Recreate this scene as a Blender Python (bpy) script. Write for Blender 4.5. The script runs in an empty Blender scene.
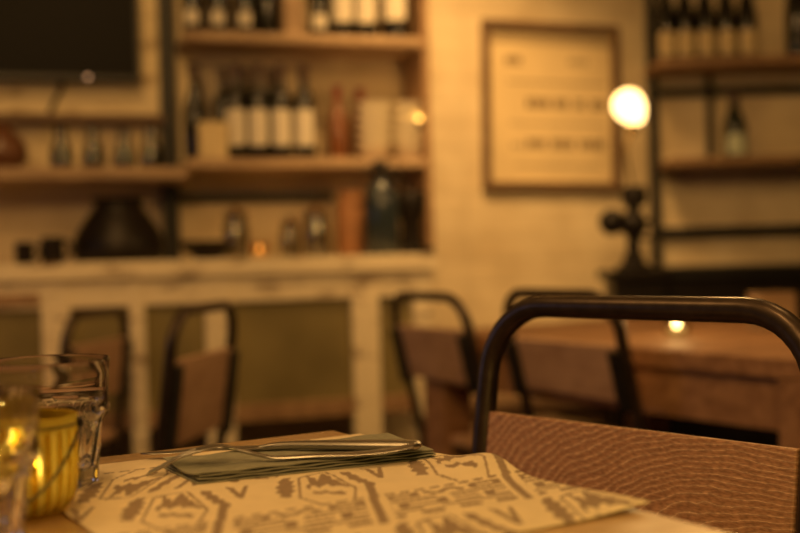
import bpy, bmesh, math, random
from mathutils import Vector, Matrix, Euler
PI = math.pi
random.seed(7)
S = bpy.context.scene
COL = S.collection

# ------------------------------------------------------------------ camera
F = 1111.0                       # focal length in pixels (50 mm on a 36 mm sensor, 800 px wide)
CAMZ = 0.90
ROLL = 0.027
PITCH = 8.5 / F
fw = Vector((0, math.cos(PITCH), -math.sin(PITCH)))
up0 = Vector((0, math.sin(PITCH), math.cos(PITCH)))
rt0 = Vector((1, 0, 0))
Rc = rt0 * math.cos(ROLL) - up0 * math.sin(ROLL)
Uc = rt0 * math.sin(ROLL) + up0 * math.cos(ROLL)
CAM = Vector((0, 0, CAMZ))
cd = bpy.data.cameras.new('camera'); cam = bpy.data.objects.new('camera', cd); COL.objects.link(cam)
m3 = Matrix((Rc, Uc, -fw)).transposed()
cam.matrix_world = Matrix.Translation(CAM) @ m3.to_4x4()
cd.sensor_width = 36; cd.lens = 36 * F / 800
cd.dof.use_dof = True; cd.dof.focus_distance = 0.90; cd.dof.aperture_fstop = 3.2
cd.clip_start = 0.02
S.camera = cam

def ray(px, py):
    return (fw + Rc * ((px - 400) / F) + Uc * ((266.5 - py) / F))
def on_z(px, py, z):             # point of the horizontal plane at height z
    r = ray(px, py); return CAM + r * ((z - CAMZ) / r.z)
def at_y(px, py, y):             # point at depth y
    r = ray(px, py); return CAM + r * (y / r.y)

# wall frame: s along the wall, q out from it
TH = math.radians(16.5)
WA = Vector((math.cos(TH), math.sin(TH), 0)); WN = Vector((math.sin(TH), -math.cos(TH), 0))
W0 = Vector((-0.3375, 3.75, 0))
def W(s, q, z): return W0 + WA * s + WN * q + Vector((0, 0, z))
def wp(px, py, q):               # (s, z) of the plane q in front of the wall
    r = ray(px, py); o = W0 + WN * q
    t = (o - CAM).dot(WN) / r.dot(WN); p = CAM + r * t
    return (p - W0).dot(WA), p.z

# ------------------------------------------------------------------ materials
def nt(name):
    m = bpy.data.materials.new(name); m.use_nodes = True
    n = m.node_tree.nodes; l = m.node_tree.links
    return m, n, l, n['Principled BSDF']
def plain(name, c, rough=.5, metal=0, spec=.5, var=0, scale=30, bump=0, coat=0):
    m, n, l, b = nt(name)
    b.inputs['Base Color'].default_value = (*c, 1); b.inputs['Roughness'].default_value = rough
    b.inputs['Metallic'].default_value = metal; b.inputs['Specular IOR Level'].default_value = spec
    b.inputs['Coat Weight'].default_value = coat
    tc = n.new('ShaderNodeTexCoord'); nz = n.new('ShaderNodeTexNoise')
    nz.inputs['Scale'].default_value = scale; nz.inputs['Detail'].default_value = 5
    l.new(tc.outputs['Object'], nz.inputs['Vector'])
    if var:
        r = n.new('ShaderNodeValToRGB'); r.color_ramp.elements[0].position = .3; r.color_ramp.elements[1].position = .7
        r.color_ramp.elements[0].color = (*[v * (1 - var) for v in c], 1); r.color_ramp.elements[1].color = (*[min(1, v * (1 + var)) for v in c], 1)
        l.new(nz.outputs['Fac'], r.inputs['Fac']); l.new(r.outputs['Color'], b.inputs['Base Color'])
    if bump:
        bp = n.new('ShaderNodeBump'); bp.inputs['Strength'].default_value = bump; bp.inputs['Distance'].default_value = .004
        l.new(nz.outputs['Fac'], bp.inputs['Height']); l.new(bp.outputs['Normal'], b.inputs['Normal'])
    return m
def wood(name, dark, light, scale=(3, 40, 40), rough=.5, ramp=(.3, .7), bump=.15, coat=0, planks=0):
    m, n, l, b = nt(name); b.inputs['Roughness'].default_value = rough; b.inputs['Coat Weight'].default_value = coat
    b.inputs['Coat Roughness'].default_value = .2
    tc = n.new('ShaderNodeTexCoord'); mp = n.new('ShaderNodeMapping'); mp.inputs['Scale'].default_value = scale
    nz = n.new('ShaderNodeTexNoise'); nz.inputs['Scale'].default_value = 1.0; nz.inputs['Detail'].default_value = 8; nz.inputs['Distortion'].default_value = .8
    r = n.new('ShaderNodeValToRGB'); r.color_ramp.elements[0].position = ramp[0]; r.color_ramp.elements[1].position = ramp[1]
    r.color_ramp.elements[0].color = (*dark, 1); r.color_ramp.elements[1].color = (*light, 1)
    l.new(tc.outputs['Object'], mp.inputs['Vector']); l.new(mp.outputs['Vector'], nz.inputs['Vector'])
    l.new(nz.outputs['Fac'], r.inputs['Fac']); l.new(r.outputs['Color'], b.inputs['Base Color'])
    bp = n.new('ShaderNodeBump'); bp.inputs['Strength'].default_value = bump; bp.inputs['Distance'].default_value = .002
    l.new(nz.outputs['Fac'], bp.inputs['Height']); l.new(bp.outputs['Normal'], b.inputs['Normal'])
    return m
def glass(name, c=(1, 1, 1), rough=0.0, ior=1.48):
    m, n, l, b = nt(name); n.remove(b); g = n.new('ShaderNodeBsdfGlass')
    g.inputs['Color'].default_value = (*c, 1); g.inputs['Roughness'].default_value = rough; g.inputs['IOR'].default_value = ior
    l.new(g.outputs[0], n['Material Output'].inputs['Surface']); return m
def thin_glass(name, c, fac=.12, rough=.05):       # single-sheet panes: clear with a glossy film
    m, n, l, b = nt(name); n.remove(b)
    t = n.new('ShaderNodeBsdfTransparent'); t.inputs[0].default_value = (*c, 1)
    g = n.new('ShaderNodeBsdfGlossy'); g.inputs['Roughness'].default_value = rough
    mx = n.new('ShaderNodeMixShader'); mx.inputs[0].default_value = fac
    l.new(t.outputs[0], mx.inputs[1]); l.new(g.outputs[0], mx.inputs[2]); l.new(mx.outputs[0], n['Material Output'].inputs['Surface'])
    return m
def emit(name, c, s):
    m, n, l, b = nt(name); b.inputs['Base Color'].default_value = (*c, 1)
    b.inputs['Emission Color'].default_value = (*c, 1); b.inputs['Emission Strength'].default_value = s; return m

def wall_mat(name, c, brick=True):
    m, n, l, b = nt(name); b.inputs['Roughness'].default_value = .75
    tc = n.new('ShaderNodeTexCoord'); mp = n.new('ShaderNodeMapping'); mp.inputs['Rotation'].default_value = (PI / 2, 0, 0)
    br = n.new('ShaderNodeTexBrick'); br.inputs['Scale'].default_value = 1.0
    br.inputs['Brick Width'].default_value = .24; br.inputs['Row Height'].default_value = .08; br.inputs['Mortar Size'].default_value = .008
    br.inputs['Mortar Smooth'].default_value = .6
    br.inputs['Color1'].default_value = (*c, 1); br.inputs['Color2'].default_value = (*[v * .96 for v in c], 1); br.inputs['Mortar'].default_value = (*[v * .93 for v in c], 1)
    nz = n.new('ShaderNodeTexNoise'); nz.inputs['Scale'].default_value = 5; nz.inputs['Detail'].default_value = 8
    r = n.new('ShaderNodeValToRGB'); r.color_ramp.elements[0].color = (.62, .55, .45, 1); r.color_ramp.elements[1].color = (1.0, 1.0, 1.0, 1)
    r.color_ramp.elements[0].position = .25; r.color_ramp.elements[1].position = .6
    mx = n.new('ShaderNodeMix'); mx.data_type = 'RGBA'; mx.blend_type = 'MULTIPLY'; mx.inputs[0].default_value = .7
    l.new(tc.outputs['Object'], mp.inputs['Vector']); l.new(mp.outputs['Vector'], br.inputs['Vector'])
    l.new(tc.outputs['Object'], nz.inputs['Vector']); l.new(nz.outputs['Fac'], r.inputs['Fac'])
    l.new(br.outputs['Color'], mx.inputs[6]); l.new(r.outputs['Color'], mx.inputs[7]); l.new(mx.outputs[2], b.inputs['Base Color'])
    bp = n.new('ShaderNodeBump'); bp.inputs['Strength'].default_value = .3; bp.inputs['Distance'].default_value = .005; bp.invert = True
    l.new(br.outputs['Fac'], bp.inputs['Height']); l.new(bp.outputs['Normal'], b.inputs['Normal'])
    return m

def distressed(name, paint, under, amount=.38):
    m, n, l, b = nt(name); b.inputs['Roughness'].default_value = .6
    tc = n.new('ShaderNodeTexCoord'); mp = n.new('ShaderNodeMapping'); mp.inputs['Scale'].default_value = (5, 5, 16)
    nz = n.new('ShaderNodeTexNoise'); nz.inputs['Scale'].default_value = 1.6; nz.inputs['Detail'].default_value = 9; nz.inputs['Roughness'].default_value = .62
    r = n.new('ShaderNodeValToRGB'); r.color_ramp.elements[0].position = amount - .05; r.color_ramp.elements[1].position = amount + .07
    r.color_ramp.elements[0].color = (*under, 1); r.color_ramp.elements[1].color = (*paint, 1)
    l.new(tc.outputs['Object'], mp.inputs['Vector']); l.new(mp.outputs['Vector'], nz.inputs['Vector'])
    l.new(nz.outputs['Fac'], r.inputs['Fac']); l.new(r.outputs['Color'], b.inputs['Base Color']); return m

def grain_mat():
    # oak panel with cathedral grain: warped ellipses round a centre low in the panel, plus fine pores
    m, n, l, b = nt('limed_oak'); b.inputs['Roughness'].default_value = .5
    tc = n.new('ShaderNodeTexCoord')
    mp = n.new('ShaderNodeMapping'); mp.inputs['Location'].default_value = (.150, 0, .040); mp.inputs['Scale'].default_value = (1.0, .3, 2.3)
    nz = n.new('ShaderNodeTexNoise'); nz.inputs['Scale'].default_value = 11; nz.inputs['Detail'].default_value = 3
    l.new(tc.outputs['Object'], mp.inputs['Vector']); l.new(tc.outputs['Object'], nz.inputs['Vector'])
    sub = n.new('ShaderNodeVectorMath'); sub.operation = 'SUBTRACT'; sub.inputs[1].default_value = (.5, .5, .5); l.new(nz.outputs['Color'], sub.inputs[0])
    sc = n.new('ShaderNodeVectorMath'); sc.operation = 'SCALE'; sc.inputs['Scale'].default_value = .062; l.new(sub.outputs[0], sc.inputs[0])
    ad = n.new('ShaderNodeVectorMath'); ad.operation = 'ADD'; l.new(mp.outputs['Vector'], ad.inputs[0]); l.new(sc.outputs[0], ad.inputs[1])
    wv = n.new('ShaderNodeTexWave'); wv.wave_type = 'RINGS'; wv.rings_direction = 'Y'; wv.wave_profile = 'SAW'
    wv.inputs['Scale'].default_value = 26; wv.inputs['Distortion'].default_value = 1.4; wv.inputs['Detail'].default_value = 4; wv.inputs['Detail Scale'].default_value = 3
    l.new(ad.outputs[0], wv.inputs['Vector'])
    r = n.new('ShaderNodeValToRGB'); e = r.color_ramp.elements
    e[0].position = 0; e[0].color = (.78, .58, .41, 1); e[1].position = 1; e[1].color = (.46, .265, .16, 1)
    x = e.new(.11); x.color = (.50, .285, .17, 1); x = e.new(.6); x.color = (.37, .19, .105, 1)
    l.new(wv.outputs['Fac'], r.inputs['Fac'])
    mp2 = n.new('ShaderNodeMapping'); mp2.inputs['Scale'].default_value = (180, 180, 620); l.new(tc.outputs['Object'], mp2.inputs['Vector'])
    n2 = n.new('ShaderNodeTexNoise'); n2.inputs['Scale'].default_value = 1; n2.inputs['Detail'].default_value = 3; l.new(mp2.outputs['Vector'], n2.inputs['Vector'])
    r2 = n.new('ShaderNodeValToRGB'); r2.color_ramp.elements[0].position = .35; r2.color_ramp.elements[1].position = .65
    r2.color_ramp.elements[0].color = (.62, .58, .55, 1); r2.color_ramp.elements[1].color = (1.25, 1.22, 1.2, 1)
    l.new(n2.outputs['Fac'], r2.inputs['Fac'])
    mx = n.new('ShaderNodeMix'); mx.data_type = 'RGBA'; mx.blend_type = 'MULTIPLY'; mx.inputs[0].default_value = .8
    l.new(r.outputs['Color'], mx.inputs[6]); l.new(r2.outputs['Color'], mx.inputs[7]); l.new(mx.outputs[2], b.inputs['Base Color'])
    bp = n.new('ShaderNodeBump'); bp.inputs['Strength'].default_value = .25; bp.inputs['Distance'].default_value = .001
    l.new(wv.outputs['Fac'], bp.inputs['Height']); l.new(bp.outputs['Normal'], b.inputs['Normal'])
    return m

def yellow_glass():
    # bright streaks of light painted in as paler hollows between deeper amber ribs
    m, n, l, b = nt('yellow_ribbed_glass'); n.remove(b)
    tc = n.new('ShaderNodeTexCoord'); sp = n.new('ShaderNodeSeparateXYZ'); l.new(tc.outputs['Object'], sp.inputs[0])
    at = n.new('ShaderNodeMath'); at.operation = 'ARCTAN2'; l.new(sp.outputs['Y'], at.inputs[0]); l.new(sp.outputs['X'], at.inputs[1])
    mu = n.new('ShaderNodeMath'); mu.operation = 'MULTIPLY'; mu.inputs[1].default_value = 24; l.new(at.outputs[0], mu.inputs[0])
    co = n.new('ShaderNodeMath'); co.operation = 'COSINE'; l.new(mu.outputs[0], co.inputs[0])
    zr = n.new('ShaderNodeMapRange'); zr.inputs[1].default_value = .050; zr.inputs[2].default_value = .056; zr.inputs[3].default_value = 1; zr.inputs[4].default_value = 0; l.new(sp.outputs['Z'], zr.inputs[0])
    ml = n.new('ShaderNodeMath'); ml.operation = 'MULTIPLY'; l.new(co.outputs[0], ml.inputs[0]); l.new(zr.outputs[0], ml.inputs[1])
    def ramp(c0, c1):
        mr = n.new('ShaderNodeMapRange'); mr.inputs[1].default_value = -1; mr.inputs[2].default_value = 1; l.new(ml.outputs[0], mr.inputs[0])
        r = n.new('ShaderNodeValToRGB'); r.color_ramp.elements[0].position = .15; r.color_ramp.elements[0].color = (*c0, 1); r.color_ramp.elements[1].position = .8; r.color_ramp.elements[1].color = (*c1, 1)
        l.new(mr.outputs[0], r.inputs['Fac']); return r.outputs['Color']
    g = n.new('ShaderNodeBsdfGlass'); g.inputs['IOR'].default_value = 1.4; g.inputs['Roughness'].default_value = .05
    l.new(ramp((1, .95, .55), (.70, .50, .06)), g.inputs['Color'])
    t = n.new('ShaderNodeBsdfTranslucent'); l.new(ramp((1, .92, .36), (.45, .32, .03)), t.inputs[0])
    p = n.new('ShaderNodeBsdfTransparent'); p.inputs[0].default_value = (1, .85, .3, 1)
    m1 = n.new('ShaderNodeMixShader'); m1.inputs[0].default_value = .36; m2 = n.new('ShaderNodeMixShader'); m2.inputs[0].default_value = .12
    l.new(g.outputs[0], m1.inputs[1]); l.new(t.outputs[0], m1.inputs[2]); l.new(m1.outputs[0], m2.inputs[1]); l.new(p.outputs[0], m2.inputs[2])
    l.new(m2.outputs[0], n['Material Output'].inputs['Surface']); return m

M = dict(
    wall=wall_mat('cream_painted_brick', (.80, .66, .45)),
    floor=wood('dark_floorboards', (.05, .03, .018), (.11, .065, .035), (3, 12, 12), .6),
    ceil=plain('ceiling_plaster', (.45, .38, .28), .9, var=.1),
    table=wood('honey_table_wood', (.36, .21, .09), (.62, .41, .2), (60, 6, 60), .35, (.25, .75), .1, coat=.8),
    redtable=wood('reddish_table_wood', (.24, .115, .055), (.46, .25, .13), (30, 5, 30), .65),
    shelf=wood('worn_shelf_wood', (.24, .145, .08), (.54, .38, .24), (4, 30, 30), .6),
    darkshelf=wood('dark_shelf_wood', (.10, .055, .03), (.22, .13, .07), (4, 30, 30), .6),
    midwood=wood('brown_board_wood', (.22, .12, .06), (.40, .24, .13), (30, 30, 4), .6),
    frame=wood('dark_picture_frame', (.10, .055, .03), (.20, .11, .06), (20, 20, 20), .45),
    cream=distressed('distressed_cream_paint', (.84, .71, .50), (.24, .145, .08), .39),
    creamboard=distressed('cream_board', (.72, .58, .36), (.40, .28, .15), .40),
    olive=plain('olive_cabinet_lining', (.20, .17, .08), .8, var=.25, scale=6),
    black=plain('black_metal', (.02, .018, .017), .4, .3, var=.2, scale=40),
    tube=plain('bronzed_black_tube', (.075, .052, .04), .33, .7, var=.25, scale=60),
    screen=plain('black_screen', (.008, .007, .007), .55, 0, .12),
    panel=grain_mat(),
    bgpanel=wood('brown_chair_wood', (.48, .28, .18), (.70, .45, .30), (9, 30, 30), .5),
    napkin=plain('grey_green_napkin', (.28, .275, .21), .9, 0, .2, var=.12, scale=120, bump=.3),
    steel=plain('cutlery_steel', (.40, .38, .35), .33, 1, var=.05),
    mat=plain('cream_paper', (.80, .67, .46), .8, 0, .2, var=.05, scale=60),
    ink=plain('brown_print', (.32, .235, .165), .8, 0, .2, var=.10, scale=200),
    glass=glass('clear_glass'),
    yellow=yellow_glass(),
    pane=thin_glass('clear_thin_glass', (.9, .9, .85), .05, .12),
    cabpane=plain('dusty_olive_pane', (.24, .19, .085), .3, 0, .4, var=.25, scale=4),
    wine=plain('dark_wine_glass', (.010, .009, .007), .12, 0, .5),
    green=plain('dark_green_bottle_glass', (.006, .012, .007), .2, 0, .5),
    label=plain('cream_label', (.64, .57, .47), .7, var=.06),
    plabel=plain('pale_green_label', (.58, .64, .50), .7, var=.12),
    foil=plain('dark_foil', (.06, .03, .025), .35, .4),
    redfoil=plain('red_cap', (.28, .04, .025), .4),
    brown=plain('brown_glaze', (.14, .06, .03), .3, var=.2),
    amber=plain('amber_glass_bottle', (.16, .06, .025), .15, var=.2),
    iron=plain('dark_iron', (.017, .012, .010), .45, .5, var=.3, bump=.2),
    clay=plain('terracotta', (.26, .115, .045), .7, var=.2),
    blue=plain('slate_blue_glass', (.025, .034, .042), .15, .1, var=.2),
    white=plain('white_glaze', (.90, .83, .70), .25, var=.03),
    brass=plain('brass', (.75, .52, .24), .2, 1),
    wax=plain('candle_wax', (.85, .75, .5), .5),
    beige=plain('beige_card', (.66, .52, .30), .8, var=.08),
    flame=emit('flame', (1, .66, .25), 13),
    globe=emit('lit_globe', (1, .64, .23), 5),
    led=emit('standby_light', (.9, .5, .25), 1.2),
    print=plain('faded_print', (.20, .13, .07), .8),
    paleprint=plain('pale_print', (.42, .32, .19), .8),
)

# ------------------------------------------------------------------ mesh helpers
def box(bm, c, s, rz=0, rot=None, bev=0):
    mtx = Matrix.Translation(Vector(c)) @ (rot.to_4x4() if rot else Matrix.Rotation(rz, 4, 'Z')) @ Matrix.Diagonal((*s, 1))
    r = bmesh.ops.create_cube(bm, size=1, matrix=mtx)
    if bev:
        es = list({e for v in r['verts'] for e in v.link_edges})
        bmesh.ops.bevel(bm, geom=es, offset=bev, segments=2, affect='EDGES', profile=.5)
def lathe(bm, prof, n=32, c=(0, 0, 0), rfun=None, cap0=True, cap1=True):
    rings = []
    for i, (r, z) in enumerate(prof):
        if r <= 1e-6:
            rings.append([bm.verts.new((c[0], c[1], c[2] + z))]); continue
        ring = []
        for k in range(n):
            a = 2 * PI * k / n; rr = r * (rfun(a, i) if rfun else 1)
            ring.append(bm.verts.new((c[0] + rr * math.cos(a), c[1] + rr * math.sin(a), c[2] + z)))
        rings.append(ring)
    for a, b in zip(rings, rings[1:]):
        if len(a) == 1 and len(b) == 1: continue
        for k in range(n):
            k2 = (k + 1) % n
            if len(a) == 1: bm.faces.new((a[0], b[k2], b[k]))
            elif len(b) == 1: bm.faces.new((a[k], a[k2], b[0]))
            else: bm.faces.new((a[k], a[k2], b[k2], b[k]))
    if cap0 and len(rings[0]) > 1: bm.faces.new(list(reversed(rings[0])))
    if cap1 and len(rings[-1]) > 1: bm.faces.new(rings[-1])
def spline(P, n=8, closed=False):
    P = [Vector(p) for p in P]; out = []; L = len(P)
    for i in range(L if closed else L - 1):
        g = (lambda j: P[j % L]) if closed else (lambda j: P[max(0, min(L - 1, j))])
        a, b, c, d = g(i - 1), g(i), g(i + 1), g(i + 2)
        for k in range(n):
            t = k / n
            out.append(.5 * ((2 * b) + (c - a) * t + (2 * a - 5 * b + 4 * c - d) * t * t + (3 * b - a - 3 * c + d) * t ** 3))
    if not closed: out.append(P[-1])
    return out
def tube(bm, P, r, n=12, closed=False):
    P = [Vector(p) for p in P]; L = len(P); rings = []
    prev = None
    for i in range(L):
        a = P[(i - 1) % L] if closed or i else P[0]; b = P[(i + 1) % L] if closed or i < L - 1 else P[-1]
        t = (b - a).normalized()
        if prev is None:
            u = t.orthogonal().normalized()
        else:
            u = (prev - t * prev.dot(t)).normalized()
        prev = u; v = t.cross(u)
        rr = r(i / (L - 1)) if callable(r) else r
        rings.append([bm.verts.new(P[i] + (u * math.cos(2 * PI * k / n) + v * math.sin(2 * PI * k / n)) * rr) for k in range(n)])
    for i in range(L if closed else L - 1):
        a, b = rings[i], rings[(i + 1) % L]
        for k in range(n): bm.faces.new((a[k], a[(k + 1) % n], b[(k + 1) % n], b[k]))
    if not closed:
        bm.faces.new(list(reversed(rings[0]))); bm.faces.new(rings[-1])
def mesh(name, bm, m, parent=None, smooth=False, loc=None, rz=None):
    bmesh.ops.recalc_face_normals(bm, faces=bm.faces)
    me = bpy.data.meshes.new(name); bm.to_mesh(me); bm.free()
    for x in (m if isinstance(m, list) else [m]): me.materials.append(x)
    if smooth:
        me.polygons.foreach_set('use_smooth', [True] * len(me.polygons))
        try: me.set_sharp_from_angle(angle=math.radians(40))
        except Exception: pass
    o = bpy.data.objects.new(name, me); COL.objects.link(o)
    if parent: o.parent = parent
    if loc is not None: o.location = loc
    if rz is not None: o.rotation_euler.z = rz
    return o
def tag(o, label, cat, group=None):
    o['label'] = label; o['category'] = cat
    if group: o['group'] = group
    return o
def thing(name, label, cat, loc=(0, 0, 0), rz=0, group=None):
    o = bpy.data.objects.new(name, None); COL.objects.link(o); o.location = loc; o.rotation_euler = (0, 0, rz)
    o.empty_display_size = .05
    return tag(o, label, cat, group)
def part(name, fn, m, parent, smooth=False):
    bm = bmesh.new(); fn(bm); return mesh(name, bm, m, parent, smooth)
def struct(name, fn, m):
    bm = bmesh.new(); fn(bm); o = mesh(name, bm, m); o['kind'] = 'structure'; return o
def dup(root, loc, rz=None, label=None, group=None):
    r = root.copy(); COL.objects.link(r); r.location = loc
    if rz is not None: r.rotation_euler = (0, 0, rz)
    if label: r['label'] = label
    if group: r['group'] = group
    for ch in list(root.children):
        c = ch.copy(); COL.objects.link(c); c.parent = r
        for g in list(ch.children):
            d = g.copy(); COL.objects.link(d); d.parent = c
    return r

# ------------------------------------------------------------------ setting
ZC = 2.75
struct('floor', lambda b: box(b, (0, 1.2, -.02), (8, 9, .04)), M['floor'])
struct('ceiling', lambda b: box(b, (0, 1.2, ZC + .02), (8, 9, .04)), M['ceil'])
sR = wp(652, 120, 0)[0]                               # where the cream wall meets the shelf alcove
pR = W(sR, 0, 0)
o = struct('wall_back', lambda b: box(b, (-1.6 + sR / 2 - .0, .06, ZC / 2), (3.2 + sR, .12, ZC)), M['wall'])
o.location = W0; o.rotation_euler.z = TH
o = struct('wall_right', lambda b: box(b, (1.4, .06, ZC / 2), (2.8, .12, ZC)), M['wall'])
o.location = pR; o.rotation_euler.z = math.radians(-1)

# ------------------------------------------------------------------ near table
TZ = 0.742
C0 = on_z(334, 430, TZ)
E1 = Vector((.513, -.858, 0)).normalized(); E2 = Vector((-E1.y, E1.x, 0)) * -1      # along the right edge, along the far edge
E2 = Vector((-.858, -.513, 0)).normalized()
TA = math.atan2(E1.y, E1.x)
def T(s, t, z=0): return C0 + E1 * s + E2 * t + Vector((0, 0, z))
# local table frame: x along E1, y along -E2  (right handed)
tbl = thing('dining_table', 'honey brown wooden dining table in front, under the patterned paper placemat', 'table', (C0.x, C0.y, 0), TA)
def top(b):
    n = 6; w = .76 / n
    for i in range(n): box(b, (.36, -w * (i + .5), TZ - .015), (.72, w - .0008, .03), bev=.002)
part('tabletop', top, M['table'], tbl)
part('apron', lambda b: [box(b, (.36, -.06, TZ - .065), (.6, .02, .07)), box(b, (.36, -.70, TZ - .065), (.6, .02, .07)),
                         box(b, (.06, -.38, TZ - .065), (.02, .6, .07)), box(b, (.66, -.38, TZ - .065), (.02, .6, .07))], M['table'], tbl)
part('pedestal', lambda b: lathe(b, [(.04, .03), (.04, TZ - .1), (.12, TZ - .1), (.12, TZ - .03)], 24, (.36, -.38, 0)), M['black'], tbl, True)
part('base', lambda b: lathe(b, [(.22, 0), (.22, .012), (.06, .03)], 32, (.36, -.38, 0)), M['black'], tbl, True)

# ------------------------------------------------------------------ placemat: stepped ikat print, one mesh, two inks
NX, NY = 300, 240
LS0, LS1, LT0, LT1 = .045, .413, -.003, .297
PER = .107
def art(pts):                     # figure outlines in one repeat, (b across, A along), millimetres worked out once
    return [(.020 - (x - 318) * .000177, (y + .136 * (x - 400) - 100) * .00073) for x, y in pts]
BIRD = art([(348, 108), (366, 114), (372, 124), (388, 124), (398, 138), (410, 122), (420, 104), (438, 104), (446, 118), (458, 116), (464, 130), (488, 134), (500, 146), (528, 154), (528, 163), (482, 156), (452, 160), (438, 150), (412, 160), (402, 168), (384, 158), (366, 160), (362, 172), (346, 170), (346, 156), (362, 148), (356, 126)])
CHICK = art([(372, 178), (400, 184), (424, 176), (446, 184), (486, 180), (508, 186), (500, 194), (450, 192), (428, 188), (396, 194), (368, 188)])
STEP = art([(505, 93), (550, 97), (556, 112), (580, 114), (588, 128), (612, 130), (618, 142), (642, 146), (642, 158), (604, 156), (598, 146), (570, 146), (560, 134), (538, 130), (530, 116), (508, 112)])
VEE = art([(605, 79), (640, 82), (670, 108), (686, 74), (703, 72), (690, 126), (668, 126)])
SERR = art([(225, 142), (248, 125), (285, 120), (275, 136), (300, 138), (282, 152), (301, 158), (281, 170), (300, 178), (279, 188), (282, 204), (225, 206), (240, 192), (213, 186), (232, 174), (210, 166), (232, 155)])
HEXL = [((.000, .000), (.020, .008)), ((.020, .008), (.0205, .070)), ((-.002, .000), (-.0215, .064)), ((-.0215, .064), (-.018, .094)), ((.0205, .070), (.008, .092))]
def inside(P, b, a):
    r = False; n = len(P)
    for k in range(n):
        (x0, y0), (x1, y1) = P[k], P[k - 1]
        if (y0 > a) != (y1 > a) and b < (x1 - x0) * (a - y0) / (y1 - y0) + x0: r = not r
    return r
def near(seg, b, a, d):
    (x0, y0), (x1, y1) = seg; dx, dy = x1 - x0, y1 - y0
    t = max(0, min(1, ((b - x0) * dx + (a - y0) * dy) / (dx * dx + dy * dy)))
    return (b - x0 - t * dx) ** 2 + ((a - y0 - t * dy) * .6) ** 2 < d * d
def hexrow(A, b):
    for sg in HEXL:
        if near(sg, b, A, .0010): return True
    for P in (BIRD, STEP, VEE, SERR, CHICK):
        if inside(P, b, A): return True
    if -.0355 < b < -.029 and A > .052: return True
    if .0945 < A < .098: return int(b / .004 + 100) % 3 != 0
    return False
def pattern(s, t):
    v = t - .45 * (s - .235)
    if s < .182: A = .182 - s; off = .128 + .040
    elif s < .284: A = s - .186; off = .128
    elif s < .352: A = None; off = .128
    else: A = s - .354; off = .128 + .035
    b = ((v - off + PER / 2) % PER) - PER / 2
    if A is not None: return hexrow(A, b) if A >= 0 else False
    r = (s - .284) * 1000; c = (b + .028) % PER
    if c > .1005: return True
    c -= .004
    if c < 0 or c > .090: return False
    c *= .68
    if 4 <= r < 15:
        k = c % .045
        if k < .018: return r < 7.2 or r > 11.8 or k < .0045 or k > .0135
        if .021 < k < .043:
            z = abs(((k - .021) % .0147) - .0073); return abs((r - 4) / 11 * .0073 - z) < .0026
        return False
    if 19 <= r < 23: return (c + .010) % .047 < .040
    if 27 <= r < 43:
        k = (c + .012) % .045
        if k < .025: return r < 31 or r > 39 or k < .0055 or k > .0195
        if .028 < k < .042: return r < 32 or r > 38
        return False
    if 47 <= r < 51: return c % .047 < .038
    if 55 <= r < 63: return c % .019 < .011
    return False
bm = bmesh.new(); vs = []
for i in range(NX + 1):
    rowv = []
    for j in range(NY + 1):
        s = LS0 + (LS1 - LS0) * i / NX; t = LT0 + (LT1 - LT0) * j / NY
        z = TZ + .0012
        z += .0100 * math.exp(-((s - .250) / (.040 if s < .250 else .026)) ** 2 - ((t + .002) / .045) ** 2)
        z += .0035 * math.exp(-((s - .405) / .05) ** 2 - (t / .03) ** 2)
        z += .0012 * max(0, math.sin(s * 38 + t * 9)) * max(0, 1 - abs(t - .09) / .09) * (s > .2) 
        rowv.append(bm.verts.new(T(s, t) - Vector((0, 0, C0.z)) + Vector((0, 0, z))))
    vs.append(rowv)
for i in range(NX):
    for j in range(NY):
        f = bm.faces.new((vs[i][j], vs[i + 1][j], vs[i + 1][j + 1], vs[i][j + 1])); f.smooth = True
        u = LS0 + (i + .5) / NX * (LS1 - LS0); v = LT0 + (j + .5) / NY * (LT1 - LT0)
        wob = .0005 * math.sin(u * 900) + .0004 * math.sin(v * 1100 + u * 300)
        f.material_index = 1 if pattern(u + wob, v + wob * .7) else 0
pm = mesh('paper_placemat', bm, [M['mat'], M['ink']])
md = pm.modifiers.new('thickness', 'SOLIDIFY'); md.thickness = .0007; md.offset = 1
tag(pm, 'cream paper placemat printed with brown stepped tribal pattern, on the near table', 'placemat')

# ------------------------------------------------------------------ napkin: folded sheets
NK = [on_z(*p, TZ + .004) for p in ((163, 466), (197, 482), (437, 456), (388, 438))]
nk = thing('paper_napkin', 'folded grey green paper napkin under the fork and knife on the placemat', 'napkin', (NK[0].x, NK[0].y, TZ + .0024))
def sheet(k):
    def fn(b):
        n = 26; m = 12; g = []
        z0 = k * .0019
        for i in range(n + 1):
            r = []
            for j in range(m + 1):
                a, c = i / n, j / m
                # corner order: left, near, right, far -> a runs near->right, c runs near->left
                p = NK[1].lerp(NK[2], a).lerp(NK[0].lerp(NK[3], a), c) - NK[0]
                ins = .0016 * k * (1 - c)
                p += (NK[0] - NK[1]).normalized() * ins + (NK[2] - NK[1]).normalized() * .0015 * ((k * 7) % 3) * (1 - a)
                edge = math.exp(-(a / .10) ** 2) * .0016 * (k / 3) * math.sin(c * 5 + k)
                r.append(b.verts.new((p.x, p.y, z0 + edge + .0008 * math.sin(a * 9 + k) * (k / 4) * (1 - abs(2 * c - 1)) + .0004 * math.sin(a * 31 + k * 2) * (k > 0))))
            g.append(r)
        for i in range(n):
            for j in range(m): b.faces.new((g[i][j], g[i + 1][j], g[i + 1][j + 1], g[i][j + 1]))
        r = bmesh.ops.extrude_face_region(b, geom=list(b.faces))
        bmesh.ops.translate(b, vec=(0, 0, .0007), verts=[v for v in r['geom'] if isinstance(v, bmesh.types.BMVert)])
    return fn
for k in range(4): part('folded_layer', sheet(k), M['napkin'], nk, True)
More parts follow.
